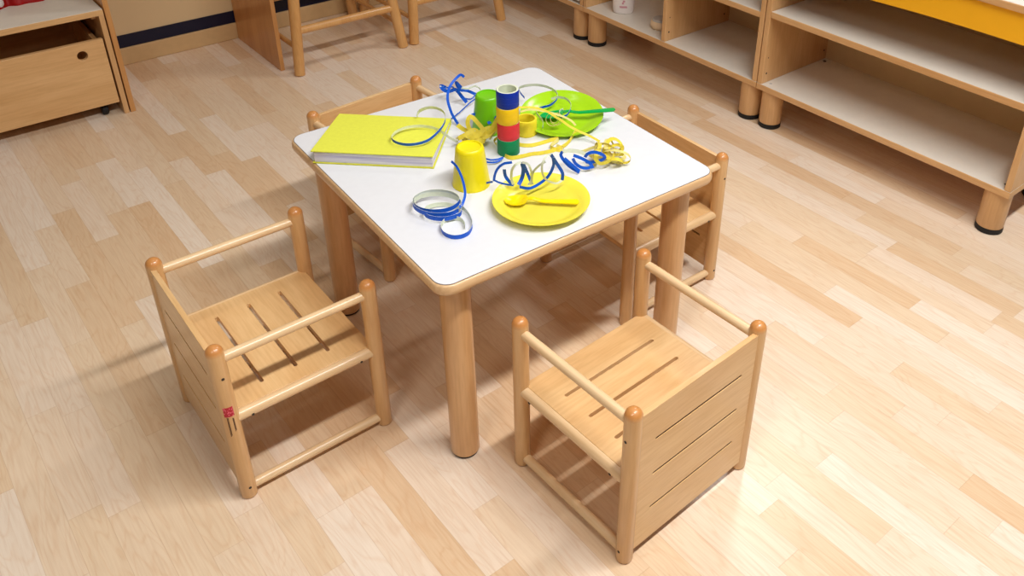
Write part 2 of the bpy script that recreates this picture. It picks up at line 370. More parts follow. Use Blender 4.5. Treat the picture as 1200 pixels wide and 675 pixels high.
  'yel_wad_right': [(0.2037,-0.142,0.4779),(0.2056,-0.1363,0.4833),(0.2037,-0.133,0.4893),(0.1976,-0.1331,0.4952),(0.1881,-0.1371,0.4999),(0.1763,-0.1454,0.5026),(0.1646,-0.1575,0.5023),(0.1572,-0.1726,0.4983),(0.1619,-0.1865,0.4867),(0.1617,-0.1805,0.4806),(0.1604,-0.178,0.4812),(0.1592,-0.1765,0.4829),(0.1578,-0.1747,0.4854),(0.1571,-0.1722,0.4884),(0.1576,-0.1689,0.4918),(0.1598,-0.1647,0.4953),(0.164,-0.1599,0.4985),(0.17,-0.1548,0.501),(0.1775,-0.1499,0.5025),(0.1859,-0.1456,0.5027),(0.1942,-0.143,0.5017),(0.2015,-0.1424,0.4997),(0.2072,-0.1441,0.4968),(0.2107,-0.1477,0.4935),(0.2119,-0.1527,0.49),(0.2107,-0.1581,0.4864),(0.2076,-0.1621,0.4829),(0.2038,-0.1617,0.4795),(0.2009,-0.1527,0.4779),(0.1961,-0.1397,0.4807),(0.1849,-0.1352,0.484),(0.1748,-0.1394,0.4822),(0.1714,-0.1469,0.4776),(0.1718,-0.156,0.4762),(0.1721,-0.1663,0.4762),(0.1711,-0.177,0.4762),(0.1691,-0.1868,0.4762),(0.167,-0.1946,0.4782),(0.1656,-0.1992,0.4832),(0.1654,-0.2002,0.4887),(0.1661,-0.1976,0.4941),(0.1674,-0.1918,0.4987),(0.1689,-0.1835,0.5023),(0.1699,-0.1738,0.5044),(0.1696,-0.1639,0.5053),(0.1669,-0.155,0.505),(0.1601,-0.1489,0.5042),(0.1453,-0.1497,0.5023),(0.1262,-0.1635,0.4955),(0.1233,-0.1726,0.485),(0.1303,-0.1682,0.4779),(0.139,-0.1581,0.4762),(0.1474,-0.1472,0.4762),(0.1546,-0.1379,0.478),(0.1602,-0.1314,0.4825),(0.164,-0.1286,0.4878),(0.1659,-0.1293,0.4933),(0.1654,-0.1332,0.4985),(0.1622,-0.1396,0.5031),(0.1565,-0.1478,0.5065),(0.1487,-0.157,0.5082),(0.1396,-0.1661,0.5079),(0.1295,-0.1738,0.505),(0.1189,-0.1784,0.4971),(0.1247,-0.1852,0.4865),(0.1372,-0.1922,0.4876),(0.1482,-0.1941,0.4917),(0.1579,-0.1917,0.4964),(0.164,-0.1864,0.5012),(0.1649,-0.1806,0.5055),(0.1605,-0.1759,0.5087),(0.1526,-0.1722,0.5101),(0.1435,-0.1688,0.5095),(0.1351,-0.1649,0.5069),(0.1292,-0.1598,0.5027),(0.1269,-0.1539,0.4975),(0.1284,-0.1492,0.4914),(0.1335,-0.1471,0.4852),(0.1411,-0.1489,0.4794),(0.15,-0.1553,0.4762),(0.1589,-0.166,0.4762),(0.1672,-0.1795,0.4762),(0.176,-0.1912,0.4774),(0.1873,-0.1927,0.4819),(0.1955,-0.185,0.4815),(0.197,-0.177,0.478),(0.1934,-0.1704,0.4762),(0.1869,-0.165,0.4762),(0.1788,-0.1607,0.4762),(0.1705,-0.1577,0.4762),(0.1631,-0.1566,0.4794),(0.1574,-0.1576,0.4848),(0.1538,-0.1609,0.4908),(0.1525,-0.1666,0.4967),(0.154,-0.1747,0.5019),(0.1589,-0.1849,0.5054),(0.1667,-0.1962,0.506),(0.1761,-0.2068,0.5023),(0.1834,-0.2136,0.4936),(0.1832,-0.2119,0.4817),(0.1745,-0.2,0.4762),(0.166,-0.1827,0.4762),(0.165,-0.1658,0.4762),(0.1707,-0.1527,0.4762),(0.1798,-0.1442,0.4774),(0.1894,-0.1403,0.4797),(0.1978,-0.1403,0.4818),(0.204,-0.1436,0.4839),(0.2073,-0.1493,0.4859),(0.2077,-0.1566,0.4877),(0.2051,-0.1646,0.4892),(0.1999,-0.1725,0.4902),(0.1927,-0.1795,0.4907),(0.1844,-0.185,0.4907),(0.1758,-0.1883,0.4905),(0.1677,-0.1893,0.49),(0.1607,-0.188,0.4892),(0.1555,-0.1846,0.4883),(0.1526,-0.1798,0.487),(0.1526,-0.1747,0.4849),(0.1561,-0.1738,0.481),(0.1628,-0.1853,0.4778),(0.172,-0.2037,0.4816),(0.1558,-0.2064,0.4948),(0.1477,-0.1912,0.4916),(0.1475,-0.1847,0.4921),(0.1491,-0.177,0.4933),(0.1535,-0.1681,0.4949),(0.1609,-0.1593,0.4967),(0.171,-0.1519,0.4986),(0.1831,-0.1474,0.5005)],
  'yel_wad_left': [(-0.0239,0.068,0.5007),(-0.0282,0.0714,0.4977),(-0.0311,0.0735,0.4942),(-0.0327,0.074,0.4906),(-0.0332,0.0729,0.4871),(-0.033,0.0702,0.4842),(-0.0324,0.0662,0.4821),(-0.0318,0.0616,0.481),(-0.0312,0.0569,0.4808),(-0.0304,0.0525,0.4812),(-0.0289,0.0487,0.4816),(-0.026,0.0462,0.4815),(-0.0214,0.046,0.4803),(-0.0153,0.0493,0.4783),(-0.0079,0.0556,0.4768),(0.0007,0.062,0.4769),(0.0098,0.0663,0.4785),(0.0183,0.0678,0.4814),(0.0253,0.0667,0.4854),(0.0297,0.064,0.4902),(0.031,0.0605,0.4955),(0.0287,0.0569,0.5006),(0.0233,0.0534,0.505),(0.0157,0.0501,0.508),(0.0065,0.0472,0.5096),(-0.0033,0.045,0.5097),(-0.0129,0.0439,0.5084),(-0.0217,0.0445,0.506),(-0.0289,0.0478,0.5033),(-0.0331,0.0547,0.5014),(-0.032,0.0639,0.5016),(-0.0254,0.0717,0.5028),(-0.0166,0.0771,0.5024),(-0.0222,0.0801,0.4947),(-0.0377,0.0555,0.4909),(-0.0367,0.0493,0.4888),(-0.0345,0.0468,0.4862),(-0.031,0.0456,0.4836),(-0.0261,0.0453,0.4814),(-0.02,0.0459,0.4798),(-0.0129,0.0472,0.4793),(-0.0058,0.0493,0.4799),(0.0004,0.052,0.4816),(0.0048,0.0553,0.4844),(0.0068,0.0586,0.4879),(0.006,0.0615,0.4919),(0.0018,0.0639,0.4961),(-0.0071,0.0659,0.4997),(-0.0252,0.063,0.5018),(-0.0326,0.0486,0.502),(-0.0295,0.0385,0.5011),(-0.0244,0.0316,0.4986),(-0.0185,0.0284,0.4951),(-0.0128,0.0295,0.4917),(-0.0082,0.0342,0.4894),(-0.0055,0.0409,0.4884),(-0.0052,0.0484,0.4885),(-0.0072,0.0555,0.4891),(-0.0114,0.0617,0.4901),(-0.0173,0.0662,0.491),(-0.0242,0.0689,0.4915),(-0.0316,0.0695,0.4918),(-0.0389,0.068,0.4919),(-0.0454,0.0642,0.4917),(-0.0502,0.0583,0.4911),(-0.0524,0.0508,0.4902),(-0.0509,0.0423,0.489),(-0.0446,0.0342,0.4878),(-0.0326,0.0292,0.4867),(-0.0145,0.0321,0.4866),(-0.0016,0.0393,0.4916),(0.0012,0.0412,0.495),(0.0019,0.0412,0.4978),(0.0007,0.0396,0.5006),(-0.0027,0.0375,0.5036),(-0.0083,0.036,0.5061),(-0.0156,0.0356,0.5077),(-0.0233,0.0364,0.5077),(-0.0303,0.0381,0.506),(-0.0355,0.0407,0.5028),(-0.0385,0.0444,0.499)],
  'yel_thin': [(0.1611,-0.0001,0.5002),(0.1618,0.0022,0.5069),(0.1587,0.007,0.5119),(0.1529,0.0124,0.5126),(0.1467,0.016,0.5082),(0.1428,0.0159,0.5002),(0.1433,0.012,0.4918),(0.1481,0.0056,0.4867),(0.1552,-0.0006,0.487),(0.1618,-0.004,0.4923),(0.1651,-0.0036,0.5002),(0.1644,0.0,0.5072),(0.1604,0.005,0.5106),(0.1553,0.009,0.5097),(0.1513,0.0108,0.5055),(0.1497,0.0099,0.5002),(0.1507,0.0072,0.4958),(0.1535,0.0037,0.4935),(0.1572,0.0006,0.4938),(0.1605,-0.0013,0.4963),(0.1627,-0.0015,0.5002),(0.1631,-0.0,0.5044),(0.1613,0.003,0.5077),(0.1576,0.0065,0.5084),(0.1533,0.0091,0.5058),(0.1502,0.0095,0.5002),(0.15,0.0068,0.4935),(0.1534,0.0016,0.4885),(0.1597,-0.0042,0.4878),(0.1664,-0.0082,0.4922),(0.1707,-0.0085,0.5002),(0.1707,-0.0049,0.5086),(0.1663,0.0011,0.5137),(0.1596,0.0068,0.5134),(0.1536,0.0099,0.5081),(0.1507,0.0091,0.5002),(0.1519,0.005,0.4932),(0.1563,-0.0003,0.4898),(0.1618,-0.0048,0.4907),(0.1663,-0.0069,0.4949),(0.1683,-0.0064,0.5002)],
}

# ---------------------------------------------------------------- materials
FLOOR = [(238, 223, 205), (235, 215, 192), (230, 206, 175), (224, 192, 155)]
M_floor = floor_material()
BL, BD = (229, 187, 132), (216, 168, 110)
PL, PD = (234, 196, 142), (222, 177, 120)
def end_grain(m, z0, z1, c):
    nt = m.node_tree; b = nt.nodes['Principled BSDF']
    src = b.inputs['Base Color'].links[0].from_socket
    tc = N(nt, 'ShaderNodeTexCoord'); sp = N(nt, 'ShaderNodeSeparateXYZ'); nt.links.new(tc.outputs['Object'], sp.inputs[0])
    mr = N(nt, 'ShaderNodeMapRange'); mr.inputs['From Min'].default_value = z0; mr.inputs['From Max'].default_value = z1
    nt.links.new(sp.outputs['Z'], mr.inputs['Value'])
    mx = N(nt, 'ShaderNodeMix', data_type='RGBA'); nt.links.new(mr.outputs['Result'], mx.inputs['Factor'])
    nt.links.new(src, mx.inputs['A']); mx.inputs['B'].default_value = lin(c)
    nt.links.new(mx.outputs['Result'], b.inputs['Base Color'])
M_px = wood('beech_x', BL, BD, 'x'); M_py = wood('beech_y', PL, PD, 'y'); M_pz = wood('beech_z', BL, BD, 'z')
end_grain(M_pz, 0.352, 0.362, (206, 140, 76))
M_dow = wood('pale_dowel_beech', (239, 208, 164), (228, 192, 144), 'x')
M_rim = wood('beech_edge_band', (230, 192, 145), (218, 176, 128), 'x')
M_tleg = wood('table_leg_beech', (224, 178, 126), (213, 163, 109), 'z')
M_ply_y = wood('shelf_ply_y', (222, 178, 125), (208, 160, 105), 'y', rough=0.45)
M_ply_z = wood('shelf_ply_z', (222, 178, 125), (208, 160, 105), 'z', rough=0.45)
M_ply_x = wood('shelf_ply_x', (228, 184, 128), (212, 164, 106), 'x', rough=0.45)
M_desk = wood('desk_panel_ply', (212, 156, 94), (194, 134, 74), 'z', rough=0.42)
M_stool = wood('stool_beech', (221, 171, 108), (207, 152, 88), 'z')
M_lam = plain('white_laminate', (224, 226, 231), 0.32, 0.5, 0.012, 60)
M_shelflam = plain('shelf_white_laminate', (228, 222, 210), 0.38, 0.5, 0.02, 30)
M_backp = plain('cream_back_panel', (224, 202, 160), 0.5, 0.4, 0.03, 20)
M_line = plain('dark_edge_line', (128, 116, 110), 0.5)
M_black = plain('black_rubber', (22, 21, 22), 0.6, 0.4)
M_slotfill = plain('dark_slot_fill', (74, 44, 18), 0.6, 0.3)
M_screw = plain('dark_screw', (48, 34, 24), 0.5, 0.5)
M_yelpanel = plain('yellow_valance', (246, 180, 28), 0.42, 0.4, 0.02, 15)
M_wall = plain('cream_wall_paint', (222, 196, 152), 0.6, 0.3, 0.02, 6)
M_navy = plain('navy_band_paint', (9, 13, 44), 0.45, 0.4)
M_skirt = plain('beige_skirting', (204, 170, 122), 0.5, 0.4)
M_blue = plain('blue_paper', (6, 88, 206), 0.45, 0.4, 0.05, 120)
M_pale = plain('pale_paper_back', (218, 224, 200), 0.6, 0.3, 0.03, 120)
M_yelp = plain('yellow_paper', (248, 232, 84), 0.5, 0.3, 0.05, 120, trans=0.35)
M_yelpi = plain('light_yellow_paper', (246, 238, 158), 0.55, 0.3, 0.05, 120, trans=0.35)
M_rblue = plain('roll_blue', (0, 44, 158), 0.5, 0.3, 0.05, 90)
M_rlem = plain('roll_lemon', (250, 228, 52), 0.5, 0.3, 0.04, 90)
M_ryel = plain('roll_yellow', (245, 200, 20), 0.5, 0.3, 0.04, 90)
M_rred = plain('roll_red', (216, 50, 56), 0.5, 0.3, 0.04, 90)
M_rgrn = plain('roll_green', (0, 128, 76), 0.5, 0.3, 0.05, 90)
M_cupy = plain('yellow_plastic', (253, 236, 20), 0.3, 0.5, 0.02, 20, trans=0.12)
M_cupg = plain('green_plastic', (122, 208, 20), 0.28, 0.5, 0.02, 20, trans=0.12)
M_platey = plain('yellow_plate_plastic', (255, 244, 88), 0.22, 0.5, 0.02, 20, trans=0.25)
M_plateg = plain('lime_plate_plastic', (176, 226, 30), 0.2, 0.5, 0.02, 20, trans=0.12)
M_spg = plain('emerald_plastic', (0, 168, 74), 0.25, 0.5, 0.02, 20)
M_spy = plain('bright_yellow_plastic', (250, 222, 0), 0.25, 0.5, 0.02, 20)
M_lime = plain('lime_book_cover', (226, 229, 80), 0.55, 0.25, 0.03, 140)
M_limeedge = plain('lime_cover_edge', (206, 206, 62), 0.55, 0.3)
M_red = plain('red_cloth', (160, 6, 4), 0.5, 0.25, 0.12, 25)
M_wht = plain('white_plastic', (232, 224, 220), 0.35, 0.5, 0.02, 30)
M_pink = plain('pink_print', (206, 150, 160), 0.5)
M_cream = plain('cream_plastic', (236, 208, 172), 0.4)
M_grey = plain('grey_lid', (188, 186, 182), 0.4)
M_dk = plain('dark_print', (92, 58, 34), 0.6)

def page_mat():
    m, nt, b = new_mat('paper_page_edges')
    tc = N(nt, 'ShaderNodeTexCoord')
    mp = N(nt, 'ShaderNodeMapping'); mp.inputs['Scale'].default_value = (3, 3, 420)
    nt.links.new(tc.outputs['Object'], mp.inputs['Vector'])
    nz = N(nt, 'ShaderNodeTexNoise'); nz.inputs['Scale'].default_value = 1; nz.inputs['Detail'].default_value = 3
    nt.links.new(mp.outputs[0], nz.inputs['Vector'])
    r = N(nt, 'ShaderNodeValToRGB')
    r.color_ramp.elements[0].position = 0.35; r.color_ramp.elements[1].position = 0.6
    r.color_ramp.elements[0].color = lin((186, 180, 206)); r.color_ramp.elements[1].color = lin((236, 232, 236))
    nt.links.new(nz.outputs['Fac'], r.inputs['Fac']); nt.links.new(r.outputs['Color'], b.inputs['Base Color'])
    b.inputs['Roughness'].default_value = 0.7
    return m
M_pages = page_mat()

def emblem_mat():
    m, nt, b = new_mat('red_emblem_print')
    tc = N(nt, 'ShaderNodeTexCoord')
    vo = N(nt, 'ShaderNodeTexVoronoi'); vo.inputs['Scale'].default_value = 260
    nt.links.new(tc.outputs['Object'], vo.inputs['Vector'])
    r = N(nt, 'ShaderNodeValToRGB')
    r.color_ramp.elements[0].position = 0.25; r.color_ramp.elements[1].position = 0.5
    r.color_ramp.elements[0].color = lin((236, 110, 130)); r.color_ramp.elements[1].color = lin((186, 22, 46))
    nt.links.new(vo.outputs['Distance'], r.inputs['Fac']); nt.links.new(r.outputs['Color'], b.inputs['Base Color'])
    return m
M_emblem = emblem_mat()

# ---------------------------------------------------------------- setting
WY = 2.094
bm = BM(); box(bm, -5.0, 6.0, -4.5, WY+0.12, -0.06, 0.0)
struct('floor', bm, M_floor, smooth=0)
bm = BM(); box(bm, -5.0, 6.0, WY, WY+0.12, 0.0, 2.8)
struct('wall_back', bm, M_wall, smooth=0)
bm = BM(); box(bm, -5.0, 6.0, WY-0.012, WY, 0.0, 0.066)
struct('baseboard_back', bm, M_skirt, smooth=0, bevel=0.003)
bm = BM(); box(bm, -5.0, 6.0, WY-0.004, WY, 0.066, 0.114)
struct('trim_1', bm, M_navy, smooth=0)

# ---------------------------------------------------------------- table
TROT = math.radians(-2.5)
H = 0.4702
A = 0.325
table = thing('play_table', 'low square children\'s table with white laminate top, bullnose beech edge and thick round legs', 'table', (0, 0, 0), TROT)
bm = BM()
R0 = 0.028
levels = []
for k in range(9):
    a = -PI/2+PI*k/8
    levels.append((0.0052*math.cos(a), H-0.0121+0.0109*math.sin(a)))
rings = []
for dx, z in levels:
    pts = loop_pts(-A-dx, A+dx, -A-dx, A+dx, R0+dx, 8)
    rings.append([bm.verts.new((x, y, z)) for x, y in pts])
for a, b in zip(rings, rings[1:]):
    for k in range(len(a)):
        bm.faces.new((a[k], a[(k+1) % len(a)], b[(k+1) % len(b)], b[k]))
bm.faces.new(rings[0][::-1]); bm.faces.new(rings[-1])
obj('tabletop', bm, M_rim, table, smooth=50)
def rslab(a, r, z0, z1, m, name, parent):
    bm = BM()
    pts = loop_pts(-a, a, -a, a, r, 8)
    lo = [bm.verts.new((x, y, z0)) for x, y in pts]; hi = [bm.verts.new((x, y, z1)) for x, y in pts]
    bm.faces.new(lo[::-1]); bm.faces.new(hi)
    for k in range(len(lo)):
        bm.faces.new((lo[k], lo[(k+1) % len(lo)], hi[(k+1) % len(lo)], hi[k]))
    return obj(name, bm, m, parent, smooth=30)
rslab(A, R0, H-0.0014, H-0.0003, M_line, 'edge_line', table)
o = rslab(A-0.0010, R0-0.0006, H-0.0012, H, M_lam, 'laminate_surface', table)
o['label'] = 'white laminate surface'
for sx in (-1, 1):
    for sy in (-1, 1):
        b = A-0.0548
        bm = BM()
        lathe(bm, [(0, 0.005), (0.0262, 0.005), (0.0285, 0.008), (0.0285, H-0.0235), (0, H-0.0235)], 40)
        lg = obj('leg', bm, M_tleg, table, (sx*b, sy*b, 0))
        bm = BM(); lathe(bm, [(0, 0), (0.0245, 0), (0.0258, 0.001), (0.0262, 0.0055), (0, 0.0055)], 32)
        f = obj('foot_pad', bm, M_black, lg); f['label'] = 'black foot pad'

# ---------------------------------------------------------------- chairs
CW, CD, CH, PR = 0.158, 0.144, 0.370, 0.0155
def make_chair(label, x, y, rz):
    t = thing('toddler_armchair', label, 'chair', (x, y, 0), rz, 'small beech armchairs around the table')
    for sx in (-1, 1):
        for sy in (-1, 1):
            bm = BM(); lathe(bm, post_profile(PR, CH), 28)
            lg = obj('leg', bm, M_pz, t, (sx*CD, sy*CW, 0))
            if sx < 0:
                for z in (0.305, 0.030):
                    bm = BM(); rod(bm, (0, sy*(PR-0.002), z), (0, sy*(PR+0.0004), z), 0.0029, 12, e=0.0003)
                    obj('screw', bm, M_screw, lg)
    for sy in (-1, 1):
        bm = BM(); rod(bm, (-CD, 0, 0), (CD, 0, 0), 0.0093, 20)
        obj('armrest', bm, M_dow, t, (0, sy*CW, 0.338))
        bm = BM(); rod(bm, (-CD, 0, 0), (CD, 0, 0), 0.0112, 20)
        sr = obj('seat_rail', bm, M_dow, t, (0, sy*CW, 0.1985))
        for xx in (-0.108, 0.108):
            bm = BM(); rod(bm, (xx, sy*0.009, -0.004), (xx, sy*0.0115, -0.0045), 0.0027, 12, e=0.0003)
            obj('screw', bm, M_screw, sr)
        bm = BM(); rod(bm, (-CD, 0, 0), (CD, 0, 0), 0.0093, 20)
        obj('foot_rail', bm, M_dow, t, (0, sy*CW, 0.0205))
    slots = [loop_pts(u-0.0036, u+0.0036, -0.117, 0.117, 0.0034, 3) for u in (-0.0665, 0.0, 0.0665)]
    bm = BM()
    plate(bm, loop_pts(-CD+0.010, CD-0.004, -CW+0.004, CW-0.004, 0.004, 3), slots, 0.012, lambda u, v, w: (u, v, 0.198+w))
    obj('seat', bm, M_py, t, smooth=30, bevel=0.0012)
    slots = [loop_pts(-0.112, 0.112, z-0.0027, z+0.0027, 0.0025, 3) for z in (0.107, 0.193, 0.277)]
    bm = BM()
    plate(bm, loop_pts(-CW+0.004, CW-0.004, 0.024, 0.352, 0.002, 2), slots, 0.010, lambda u, v, w: (-CD-0.0105+w, u, v))
    obj('backrest', bm, M_py, t, smooth=30, bevel=0.0012)
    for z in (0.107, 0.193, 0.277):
        bm = BM(); box(bm, -CD-0.0092, -CD-0.0045, -0.113, 0.113, z-0.0033, z+0.0033)  # slot's darkness put into the colour of this added strip
        o = obj('slot_dark_strip', bm, M_slotfill, t, smooth=0); o['label'] = 'dark strip added inside a backrest slot'
    return t
chair_left = make_chair('small beech armchair with a red sticker on its back post, left of the white table', -0.513, 0.069, math.radians(-0.49))
make_chair('small beech armchair in the foreground, its slotted back turned to the camera', -0.049, -0.496, math.radians(91.72))
make_chair('small beech armchair pushed under the right-hand side of the table, facing away from the shelves', 0.379, -0.023, math.radians(178.8))
make_chair('small beech armchair pushed under the far side of the table behind the lime book', 0.027, 0.479, math.radians(-85.8))

# sticker on the left chair's near back post (label only there)
for c in chair_left.children:
    if c.name.split('.')[0] == 'leg' and c.location.x < 0 and c.location.y < 0: sleg = c
def patch(bm, a0, a1, z0, z1, mi, r=PR+0.00035, n=8):
    lo, hi = [], []
    for k in range(n+1):
        a = math.radians(a0+(a1-a0)*k/n)
        lo.append([bm.verts.new((rr*math.cos(a), rr*math.sin(a), z0)) for rr in (r, r-0.0008)])
        hi.append([bm.verts.new((rr*math.cos(a), rr*math.sin(a), z1)) for rr in (r, r-0.0008)])
    for k in range(n):
        for q in ((lo[k][0], lo[k+1][0], hi[k+1][0], hi[k][0]), (lo[k][1], hi[k][1], hi[k+1][1], lo[k+1][1]),
                  (lo[k][0], lo[k][1], lo[k+1][1], lo[k+1][0]), (hi[k][0], hi[k+1][0], hi[k+1][1], hi[k][1])):
            bm.faces.new(q).material_index = mi
    for e in (0, n):
        bm.faces.new((lo[e][0], hi[e][0], hi[e][1], lo[e][1])).material_index = mi
bm = BM()
SA = -104
patch(bm, SA-34, SA+30, 0.2175, 0.2395, 0)
rs = random.Random(3)
for a0, z1, z0 in ((SA-22, 0.216, 0.170), (SA-16, 0.216, 0.172), (SA+12, 0.213, 0.180), (SA+17, 0.212, 0.182)):
    z = z1
    while z > z0:
        l = rs.uniform(0.0012, 0.0030)
        patch(bm, a0, a0+4.0, z-l, z, 1, n=2); z -= l+0.0005
st = obj('sticker', bm, [M_emblem, M_dk], sleg, smooth=30)
st['label'] = 'red square emblem above two columns of tiny print'

# ---------------------------------------------------------------- shelving along the right
XF, XB = 1.266, 1.632
def cabinet_leg(parent, x, y):
    bm = BM(); lathe(bm, [(0, 0.016), (0.036, 0.016), (0.0372, 0.018), (0.0372, 0.134), (0, 0.134)], 36)
    l = obj('leg', bm, M_ply_z, parent, (x, y, 0))
    bm = BM(); lathe(bm, [(0, 0), (0.036, 0), (0.0378, 0.002), (0.0378, 0.0165), (0, 0.0165)], 36)
    f = obj('foot_cap', bm, M_black, l); f['label'] = 'black rubber foot cap'
def board(parent, name, x0, x1, y0, y1, z0, z1, lam=True):
    bm = BM(); box(bm, x0, x1, y0, y1, z0, z1-(0.001 if lam else 0))
    o = obj(name, bm, M_ply_y, parent, smooth=0, bevel=0.0015)
    if lam:
        bm = BM(); box(bm, x0+0.0015, x1, y0+0.001, y1-0.001, z1-0.001, z1)
        f = obj('laminate_facing', bm, M_shelflam, o, smooth=0); f['label'] = 'off-white laminate facing'
    return o
def vpanel(parent, name, x0, x1, y0, y1, z0, z1, m=None, dots=0):
    bm = BM(); box(bm, x0, x1, y0, y1, z0, z1)
    o = obj(name, bm, m or M_ply_z, parent, smooth=0, bevel=0.0015)
    if dots:
        yy = y1 if dots > 0 else y0
        for xx in (x0+0.02, x1-0.03):
            for z in (z0+0.034, z0+0.09):
                bm = BM(); rod(bm, (xx, yy-dots*0.002, z), (xx, yy+dots*0.0006, z), 0.0035 if z < z0+0.05 else 0.0022, 12, e=0.0003)
                obj('screw', bm, M_screw, o)
    return o
TOP0, TOP1 = 0.636, 0.656
def shelving(name, label, y0, y1, tall=True):
    t = thing(name, label, 'shelf', (0, 0, 0), 0, 'low beech shelving units along the right')
    board(t, 'bottom_board', XF, XB, y0, y1, 0.134, 0.1545)
    board(t, 'top_board', XF-0.006, XB, y0, y1, TOP0, TOP1)
    vpanel(t, 'side_panel', XF+0.001, XB, y0+0.001, y0+0.019, 0.1545, TOP0, dots=1)
    vpanel(t, 'side_panel', XF+0.001, XB, y1-0.019, y1-0.001, 0.1545, TOP0, dots=-1)
    bm = BM(); box(bm, XB-0.014, XB-0.008, y0+0.019, y1-0.019, 0.1545, TOP0)
    o = obj('back_panel', bm, M_backp, t, smooth=0); o['label'] = 'cream back panel'
    for yy in (y0+0.044, y1-0.044):
        cabinet_leg(t, XF+0.0415, yy); cabinet_leg(t, XB-0.045, yy)
    return t
u1 = shelving('shelving_unit', 'nearest low beech shelving unit, with a curved yellow valance under its top', -0.576, 0.3055)
board(u1, 'middle_shelf', XF+0.002, XB-0.014, -0.556, 0.2855, 0.388, 0.409)
def valance():
    bm = BM()
    y0, y1 = -0.557, 0.2865
    n = 40
    pts = [(y0, TOP0-0.001), (y1, TOP0-0.001)][::-1]
    arc = []
    for k in range(n+1):
        u = k/n
        y = y0+(y1-y0)*u
        z = 0.5545-0.00*u-0.13*max(0, (y+0.42))**2*0.55-0.02*max(0, -0.50-y)
        arc.append((y, z))
    outline = [(y1, TOP0-0.001), (y0, TOP0-0.001)]+arc
    plate(bm, outline, [], 0.016, lambda u, v, w: (XF+0.004+w, u, v))
    o = obj('valance', bm, M_yelpanel, u1, smooth=0, bevel=0.0012)
    o['label'] = 'yellow valance with a curved lower edge'
valance()
for yy in (0.270,):
    bm = BM(); rod(bm, (XF+0.030, yy, 0.154), (XF+0.030, yy, 0.1555), 0.005, 12, e=0.0003); obj('screw_cap', bm, M_grey, u1)
    bm = BM(); rod(bm, (XB-0.04, yy, 0.154), (XB-0.04, yy, 0.1565), 0.006, 12, e=0.0003); obj('screw_cap', bm, M_screw, u1)
bm = BM(); rod(bm, (XF+0.034, -0.545, 0.154), (XF+0.034, -0.545, 0.1555), 0.004, 12, e=0.0003); obj('screw_cap', bm, M_screw, u1)
u2 = shelving('shelving_unit', 'middle low beech shelving unit with a divider, holding a white bottle and a small tub', 0.3085, 1.1985)
vpanel(u2, 'divider', XF+0.001, XB-0.014, 0.741, 0.759, 0.1545, TOP0, dots=-1)
board(u2, 'middle_shelf', XF+0.002, XB-0.014, 0.3275, 0.741, 0.376, 0.396)
u3 = shelving('shelving_unit', 'farthest low beech shelving unit, cut off by the top edge, next to the wooden stools', 1.2015, 2.07)
bm = BM(); box(bm, XF+0.004, XF+0.018, 1.228, 2.045, 0.166, 0.40)
o = obj('drawer_front', bm, M_shelflam, u3, smooth=0, bevel=0.002); o['label'] = 'white drawer front'

# things on the middle unit
bt = thing('plastic_bottle', 'white plastic bottle with pink print standing in the left cell of the shelf', 'bottle', (1.352, 1.055, 0.1545), math.radians(-41))
bm = BM()
prof = [(0.0, 0.0), (0.034, 0.0), (0.039, 0.003), (0.0415, 0.012), (0.043, 0.04), (0.0425, 0.10), (0.038, 0.13), (0.022, 0.148), (0.013, 0.154), (0.013, 0.160), (0, 0.160)]
lathe(bm, prof, 36, Matrix.Diagonal((1.0, 0.62, 1.0, 1.0)))
body = obj('body', bm, M_wht, bt)
bm = BM(); lathe(bm, [(0, 0.159), (0.0145, 0.159), (0.015, 0.161), (0.0145, 0.184), (0.012, 0.186), (0, 0.186)], 28)
o = obj('cap', bm, M_wht, bt)
bm = BM()
for u0, u1_, z0, z1 in ((-0.017, 0.012, 0.030, 0.0345), (-0.015, 0.014, 0.027, 0.030), (-0.008, 0.0, 0.042, 0.050), (-0.005, 0.004, 0.050, 0.058)):
    nseg = 8
    cols = []
    for k in range(nseg+1):
        u = u0+(u1_-u0)*k/nseg
        y = -0.62*math.sqrt(0.0428**2-u*u)
        cols.append([bm.verts.new((u, yy, z)) for yy, z in ((y-0.0008, z0), (y-0.0008, z1), (y+0.001, z1), (y+0.001, z0))])
    for p, q in zip(cols, cols[1:]):
        for k in range(4): bm.faces.new((p[k], q[k], q[(k+1) % 4], p[(k+1) % 4]))
    bm.faces.new(cols[0]); bm.faces.new(cols[-1][::-1])
o = obj('print', bm, M_pink, body, smooth=0); o['label'] = 'faint pink print'
tb = thing('small_tub', 'small round cream tub with a grey lid beside the shelf divider', 'tub', (1.352, 0.847, 0.1545))
bm = BM(); lathe(bm, [(0, 0), (0.030, 0), (0.036, 0.005), (0.039, 0.016), (0.038, 0.027), (0.034, 0.032), (0, 0.032)], 32)
obj('body', bm, M_cream, tb)
bm = BM(); lathe(bm, [(0, 0.0315), (0.033, 0.0315), (0.034, 0.034), (0.030, 0.039), (0.013, 0.041), (0, 0.041)], 32)
o = obj('lid', bm, M_grey, tb); o['label'] = 'grey lid'

